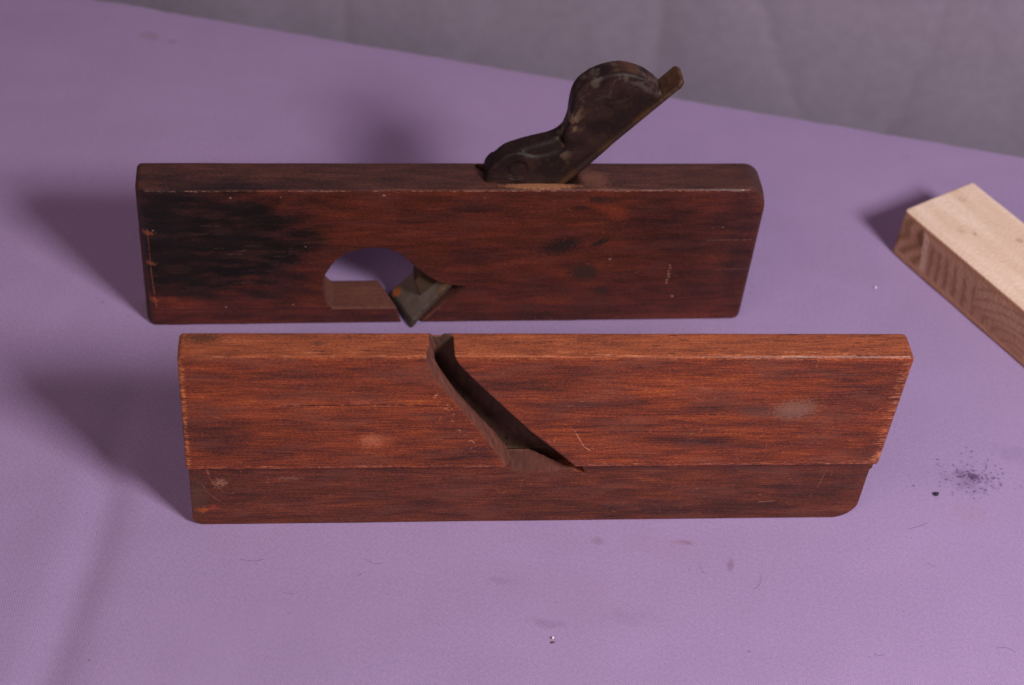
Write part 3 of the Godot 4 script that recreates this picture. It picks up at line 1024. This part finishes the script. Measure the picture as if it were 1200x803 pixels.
func drape(x: float, y: float) -> float:
	var d := 0.006 * n_big.get_noise_2d(x * 260.0, y * 80.0)
	d += 0.0009 * n_big.get_noise_2d(x * 900.0 + 400.0, y * 500.0)
	# a few sharp ironed creases: x at table height, lean, depth
	for c in [[-0.105, 0.05, 0.0014], [0.055, -0.1, 0.0017], [0.19, 0.12, 0.0026], [-0.02, 0.4, 0.0016], [0.03, 0.9, 0.0012], [0.11, -0.5, 0.0009]]:
		var s: float = absf(x - c[0] - c[1] * y)
		d -= c[2] * exp(-s / 0.006)
	return d


# =====================================================================  the things
# which cut surface a point of the body lies on: 0 none, 1 bare wood of a bevel, ramp or hole, 2 grimy inside of the mortise
func front_cut(p: Vector3) -> int:
	if p.x < -50.0 or p.x > 24.0 or p.y < 26.0 or p.z < -11.0:
		return 0
	var q := Vector2(p.x, p.y)
	var so := poly_sd(q, slot_out)
	var si := poly_sd(q, slot_in)
	var wide := si - undercut(p.y)
	if so > 0.35 and (p.z > -2.0 or wide > 0.35):
		return 0
	var lean := 1.5 + 2.2 * smoothstep(79.0, 88.0, p.y)
	if si > 0.3 and p.z < so * lean - 0.9 and wide > 0.3:
		return 0
	if p.z > -0.12 and so > -0.3 or p.y > 86.0 and so > -0.35 and wide > -0.35:
		return 0
	if p.y < 44.0:
		if absf(ramp_sd(p.x, p.y, p.z)) < 0.7 and p.z > -9.6:
			return 1 if p.y > 27.3 else 0
	if (p.z > -5.2 or p.y > 80.0 and si > -0.45) and si > -0.7 and p.x < (-6.0 if p.y < 44.0 else -38.0 + (87.0 - p.y) * 0.68):
		return 1
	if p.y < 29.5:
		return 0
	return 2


func back_cut(p: Vector3) -> int:
	if p.x > -56.0 and p.x < 7.0 and p.y < 42.0 and p.z < -0.5 and p.z > -16.2 and poly_sd(Vector2(p.x - 0.42 * p.z * (1.0 - smoothstep(8.5, 15.0, p.y)) * smoothstep(-45.0, -36.0, p.x), p.y), hole) < 0.5:
		return 1
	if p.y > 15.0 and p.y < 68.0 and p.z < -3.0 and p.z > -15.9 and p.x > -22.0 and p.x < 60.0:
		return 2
	return 0


func build_front_plane() -> void:
	var t := thing("front_plane", Vector3(0.0145, -0.0003, -0.3899), 0.1601)
	tag(t, "orange-brown wooden moulding plane with a slanting open slot, nearest the viewer", "plane")
	mesh_node("body", atlas_mesh(jobs.front_body, front_cut), atlas_material(jobs.front_look), t)


func wedge_tint(p: Vector3, n: Vector3) -> Color:
	var a := n_wear.get_noise_3d(p.x * 1.2, p.y * 1.2, p.z) 
	var b := n_fine.get_noise_3d(p.x, p.y, p.z)
	var c := Color(0.016, 0.0088, 0.0085)
	c = c.lerp(Color(0.034, 0.0165, 0.0145), clampf(0.35 + a * 1.1, 0.0, 1.0))
	# grime rubbed through to brown along the head's rim and the neck
	var rim := smoothstep(0.1, 0.5, n_wear.get_noise_3d(p.x * 3.0 + 80.0, p.y * 3.0, p.z * 2.0) + 0.4 * b)
	if p.y > 112.0 and p.z < -6.0:
		c = c.lerp(Color(0.085, 0.034, 0.02), 0.8 * clampf(0.5 + 1.2 * a, 0.0, 1.0) * smoothstep(40.0, 56.0, p.x))
	var scuff := Vector2(p.x - 39.5, p.y - 92.0)
	var near := exp(-pow((scuff.x - 0.12 * scuff.y) / 3.2, 2.0) - pow(scuff.y / 12.0, 2.0))
	c = c.lerp(Color(0.12, 0.068, 0.045), clampf(near * rim * 1.3, 0.0, 0.85))
	c = c.lerp(Color(0.10, 0.07, 0.06), 0.5 * rim * smoothstep(104.0, 114.0, p.y))
	var chip := Vector2(p.x - 58.2, p.y - 90.5).length() + 0.8 * b
	c = c.lerp(Color(0.30, 0.115, 0.06), 1.0 - smoothstep(1.2, 1.7, chip))
	if p.y < 40.0:
		c = Color(0.06, 0.032, 0.02)
	elif b > 0.55:
		c = c.lerp(Color(0.08, 0.045, 0.034), 0.25)
	return c


func iron_tint(p: Vector3, n: Vector3) -> Color:
	p.y = -p.y
	var a := n_wear.get_noise_3d(p.x, p.y * 1.5, 7.0)
	var b := n_fine.get_noise_3d(p.x * 0.7, p.y * 0.7, 3.0)
	var steel := Color(0.122, 0.083, 0.068).lerp(Color(0.172, 0.124, 0.105), clampf(0.5 + a, 0.0, 1.0))
	var rust := Color(0.062, 0.027, 0.015).lerp(Color(0.032, 0.016, 0.013), clampf(0.5 + a * 1.3, 0.0, 1.0))
	var c := steel.lerp(rust, smoothstep(22.0, 34.0, p.x + a * 14.0))
	if p.x < 4.4 + 0.268 * p.y:
		c = c.lerp(Color(0.03, 0.024, 0.022), 0.75)
	var o := Vector2((p.x - 2.0) / 3.6, (p.y + 14.6) / 2.4).length() + 0.5 * b + 0.3 * a
	c = c.lerp(Color(0.40, 0.10, 0.02), 0.9 * (1.0 - smoothstep(0.45, 1.0, o + 0.7 * absf(b))))
	var tail := Vector2((p.x - 25.0) / 5.0, (p.y + 1.0) / 2.2).length() + 0.6 * b + 0.6 * a
	c = c.lerp(Color(0.19, 0.10, 0.055), 0.8 * (1.0 - smoothstep(0.5, 0.9, tail)))
	if n.y < -0.5 and p.x < 40.0:   # the narrow front edge is stained brown
		c = c.lerp(Color(0.05, 0.03, 0.02), 0.85)
	if p.x > 138.0:
		c = c.lerp(Color(0.085, 0.04, 0.021), clampf(0.3 + b, 0.0, 0.8))
	return c


func build_back_plane() -> void:
	var t := thing("rebate_plane", Vector3(-0.0260, -0.0003, -0.4915), 0.1794)
	tag(t, "dark red-brown wooden plane with a round side hole and a black wedge standing behind", "plane")
	mesh_node("body", atlas_mesh(jobs.back_body, back_cut), atlas_material(jobs.back_look), t)
	var wm := tint_material(0.5, 0.0, 0.2, 0.04, 0.25)
	var w := mesh_node("wedge", tinted_mesh(jobs.wedge, wedge_tint), wm, t)
	tag(w, "blackened wedge with a rounded knob head and rubbed brown rim")
	# the iron: plate axes in the body's measures
	var e2 := Vector3(0.648, 0.7615, 0.0)
	var e1 := Vector3(0.40, 0.0, 0.917)
	var nn := e1.cross(e2).normalized()
	var vv := nn.cross(e2).normalized()   # runs to the back
	# lower face through the bed line at the front
	var at := Vector3(-16.3, -1.0, 0.0) * MM
	var im := tint_material(0.5, 0.15, 0.2, 0.03, 0.35)
	var iron := mesh_node("iron", tinted_mesh(jobs.iron, iron_tint), im, t)
	iron.transform = Transform3D(Basis(e2, vv, nn), at)
	tag(iron, "grey and rusty steel cutting iron showing in the hole and under the wedge")


func block_tint(p: Vector3, n: Vector3) -> Color:
	var a := n_wear.get_noise_3d(p.x * 0.25, p.y * 1.5, p.z * 1.4)
	var b := n_fine.get_noise_3d(p.x * 0.5, p.y * 0.8, p.z * 0.8)
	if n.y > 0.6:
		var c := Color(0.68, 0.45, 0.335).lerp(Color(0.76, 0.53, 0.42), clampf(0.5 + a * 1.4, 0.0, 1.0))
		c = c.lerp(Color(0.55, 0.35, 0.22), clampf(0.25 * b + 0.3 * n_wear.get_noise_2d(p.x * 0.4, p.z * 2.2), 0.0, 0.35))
		for q in [[25.3, -15.9, 1.0, 0.75], [37.6, -29.9, 1.6, 0.5], [21.0, -12.0, 1.6, 0.25], [52.0, -20.0, 1.2, 0.4], [6.0, -27.0, 2.0, 0.2]]:
			var d := Vector2(p.x - q[0], p.z - q[1]).length() + b * 0.6
			c = c.lerp(Color(0.30, 0.14, 0.07), q[3] * (1.0 - smoothstep(q[2] * 0.5, q[2] * 1.4, d)))
		return c
	# sawn side with slanting dark growth rings, a pale stripe and paler rims
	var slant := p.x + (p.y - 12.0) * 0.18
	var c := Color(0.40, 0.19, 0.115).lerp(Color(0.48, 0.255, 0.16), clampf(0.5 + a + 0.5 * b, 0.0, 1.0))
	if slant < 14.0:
		c = c.lerp(Color(0.27, 0.125, 0.06), 0.5 + 0.5 * sin(slant * 0.9 - p.y * 0.5 + a * 3.0))
		c = c.lerp(Color(0.19, 0.08, 0.04), 0.9 * (1.0 - smoothstep(0.7, 1.0, Vector2((p.x - 11.5 + (p.y - 17.5) * 0.3) / 2.6, (p.y - 17.0) / 4.2).length() + 0.3 * b)))
	elif slant < 17.0:
		c = c.lerp(Color(0.62, 0.40, 0.29), 0.75)
	elif slant < 46.0:
		var wv := slant * TAU / (3.1 + 0.03 * slant) + 1.6 * a + 0.5 * b
		var s := smoothstep(0.0, 0.7, sin(wv)) * smoothstep(2.0, 4.5, p.y) * (1.0 - smoothstep(15.0, 21.0, p.y + 3.0 * a))
		c = c.lerp(Color(0.22, 0.10, 0.058), 0.62 * s)
		c = c.lerp(Color(0.42, 0.26, 0.17), 0.3 * smoothstep(0.3, 0.9, -sin(wv)))
	else:
		var ring := Vector2((p.x - 74.0) * 0.6, p.y - 2.0).length() + 2.5 * a
		c = c.lerp(Color(0.24, 0.11, 0.06), 0.45 * smoothstep(0.35, 0.9, sin(ring * 1.7)))
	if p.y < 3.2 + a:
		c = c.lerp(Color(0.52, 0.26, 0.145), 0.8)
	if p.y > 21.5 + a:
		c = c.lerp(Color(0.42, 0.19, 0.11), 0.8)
	return c


func build_block() -> void:
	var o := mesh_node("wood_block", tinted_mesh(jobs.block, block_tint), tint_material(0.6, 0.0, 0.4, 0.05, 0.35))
	o.position = Vector3(0.1595, -0.0003, -0.5661)
	o.rotation.y = -0.9153
	tag(o, "pale offcut block of wood with sawn brown side at the right edge", "wood block")


func crumb(called: String, label: String, x: float, z: float, size: float, c: Color, category: String) -> void:
	var s := SphereMesh.new()
	s.radius = size
	s.height = size * 1.5
	s.radial_segments = 10
	s.rings = 5
	var a := s.get_mesh_arrays()
	var v: PackedVector3Array = a[Mesh.ARRAY_VERTEX]
	for k in v.size():
		v[k] *= 1.0 + 0.45 * n_fine.get_noise_3d(v[k].x * 2500.0 + x * 900.0, v[k].y * 2500.0, v[k].z * 2500.0)
		v[k].x *= 1.25
	a[Mesh.ARRAY_VERTEX] = v
	var am := ArrayMesh.new()
	am.add_surface_from_arrays(Mesh.PRIMITIVE_TRIANGLES, a)
	var m := StandardMaterial3D.new()
	m.albedo_color = c
	m.roughness = 0.8
	var o := mesh_node(called, am, m)
	o.position = Vector3(x, size * 0.55, z)
	o.rotation.y = x * 40.0
	tag(o, label, category)


func build_litter() -> void:
	crumb("black_crumb", "black crumb on the cloth left of the dark dirt mark", 0.1641, -0.4283, 0.0009, Color8(34, 26, 40), "crumb")
	crumb("white_crumb", "tiny white crumb on the cloth in front of the slotted plane", 0.0250, -0.3434, 0.0004, Color8(232, 214, 206), "crumb")
	crumb("brown_crumb", "tiny red-brown crumb just in front of the white one", 0.0252, -0.3415, 0.0004, Color8(110, 50, 44), "crumb")
	crumb("pale_fleck", "pale fleck on the cloth between the dark plane and the wood block", 0.150, -0.542, 0.0005, Color8(226, 206, 226), "crumb")
	# hairs and fluff on the cloth, and loose dirt: too many and too small to count
	var rng := RandomNumberGenerator.new()
	rng.seed = 99
	var st := SurfaceTool.new()
	st.begin(Mesh.PRIMITIVE_TRIANGLES)
	var hairs := [[-42, -368, 6, 0.7], [-44, -360, 3, -0.5], [75, -383, 6, 1.5], [97, -381, 8, 1.4], [69, -392, 4, 0.1], [152, -410, 9, -0.3], [-68, -350, 4, 0.6], [-85, -362, 9, 0.3], [135, -352, 4, 0.5], [178, -360, 7, -0.5], [168, -440, 5, 1.0], [184, -436, 6, -1.0]]
	for k in 12:
		hairs.append([rng.randf_range(-230, 230), rng.randf_range(-660, -300), rng.randf_range(1.5, 5.0), rng.randf() * TAU])
	for hr in hairs:
		var p := Vector3(hr[0], 0.1, hr[1]) * MM
		var dir: float = hr[3]
		var bend := rng.randf_range(-0.2, 0.2)
		for s in 7:
			var q: Vector3 = p + Vector3(cos(dir), 0, sin(dir)) * hr[2] * MM / 7.0
			var side := Vector3(-sin(dir), 0, cos(dir)) * 0.00003
			var up := Vector3(0, 0.00008, 0)
			for tri in [[p - side, q - side, p + up], [p + up, q - side, q + up], [p + up, q + up, p + side], [p + side, q + up, q + side]]:
				for e in tri:
					st.add_vertex(e)
			p = q
			dir += bend
	st.generate_normals()
	var hm := StandardMaterial3D.new()
	hm.albedo_color = Color8(92, 70, 100)
	hm.roughness = 0.8
	var o := mesh_node("lint", st.commit(), hm)
	tag(o, "fine dark hairs and lint scattered over the purple cloth", "lint", "", "stuff")
	st = SurfaceTool.new()
	st.begin(Mesh.PRIMITIVE_TRIANGLES)
	for k in 90:
		var r := absf(rng.randfn(0, 1.0))
		var t := rng.randf() * TAU
		var c := Vector3(179 + cos(t) * r * 8.0, 0.0, -440 + sin(t) * r * 6.0) * MM
		var z := rng.randf_range(0.00012, 0.00036)
		var tops := []
		for e in 5:
			var a := TAU * e / 5.0 + r
			tops.append(c + Vector3(cos(a) * z * rng.randf_range(0.7, 1.4), 0, sin(a) * z))
		for e in 5:
			st.add_vertex(tops[e])
			st.add_vertex(c + Vector3(0, z * 0.9, 0))
			st.add_vertex(tops[(e + 1) % 5])
	st.generate_normals()
	o = mesh_node("dirt_specks", st.commit(), hm)
	tag(o, "peppered patch of dark dirt on the cloth right of the slotted plane", "dirt", "", "stuff")
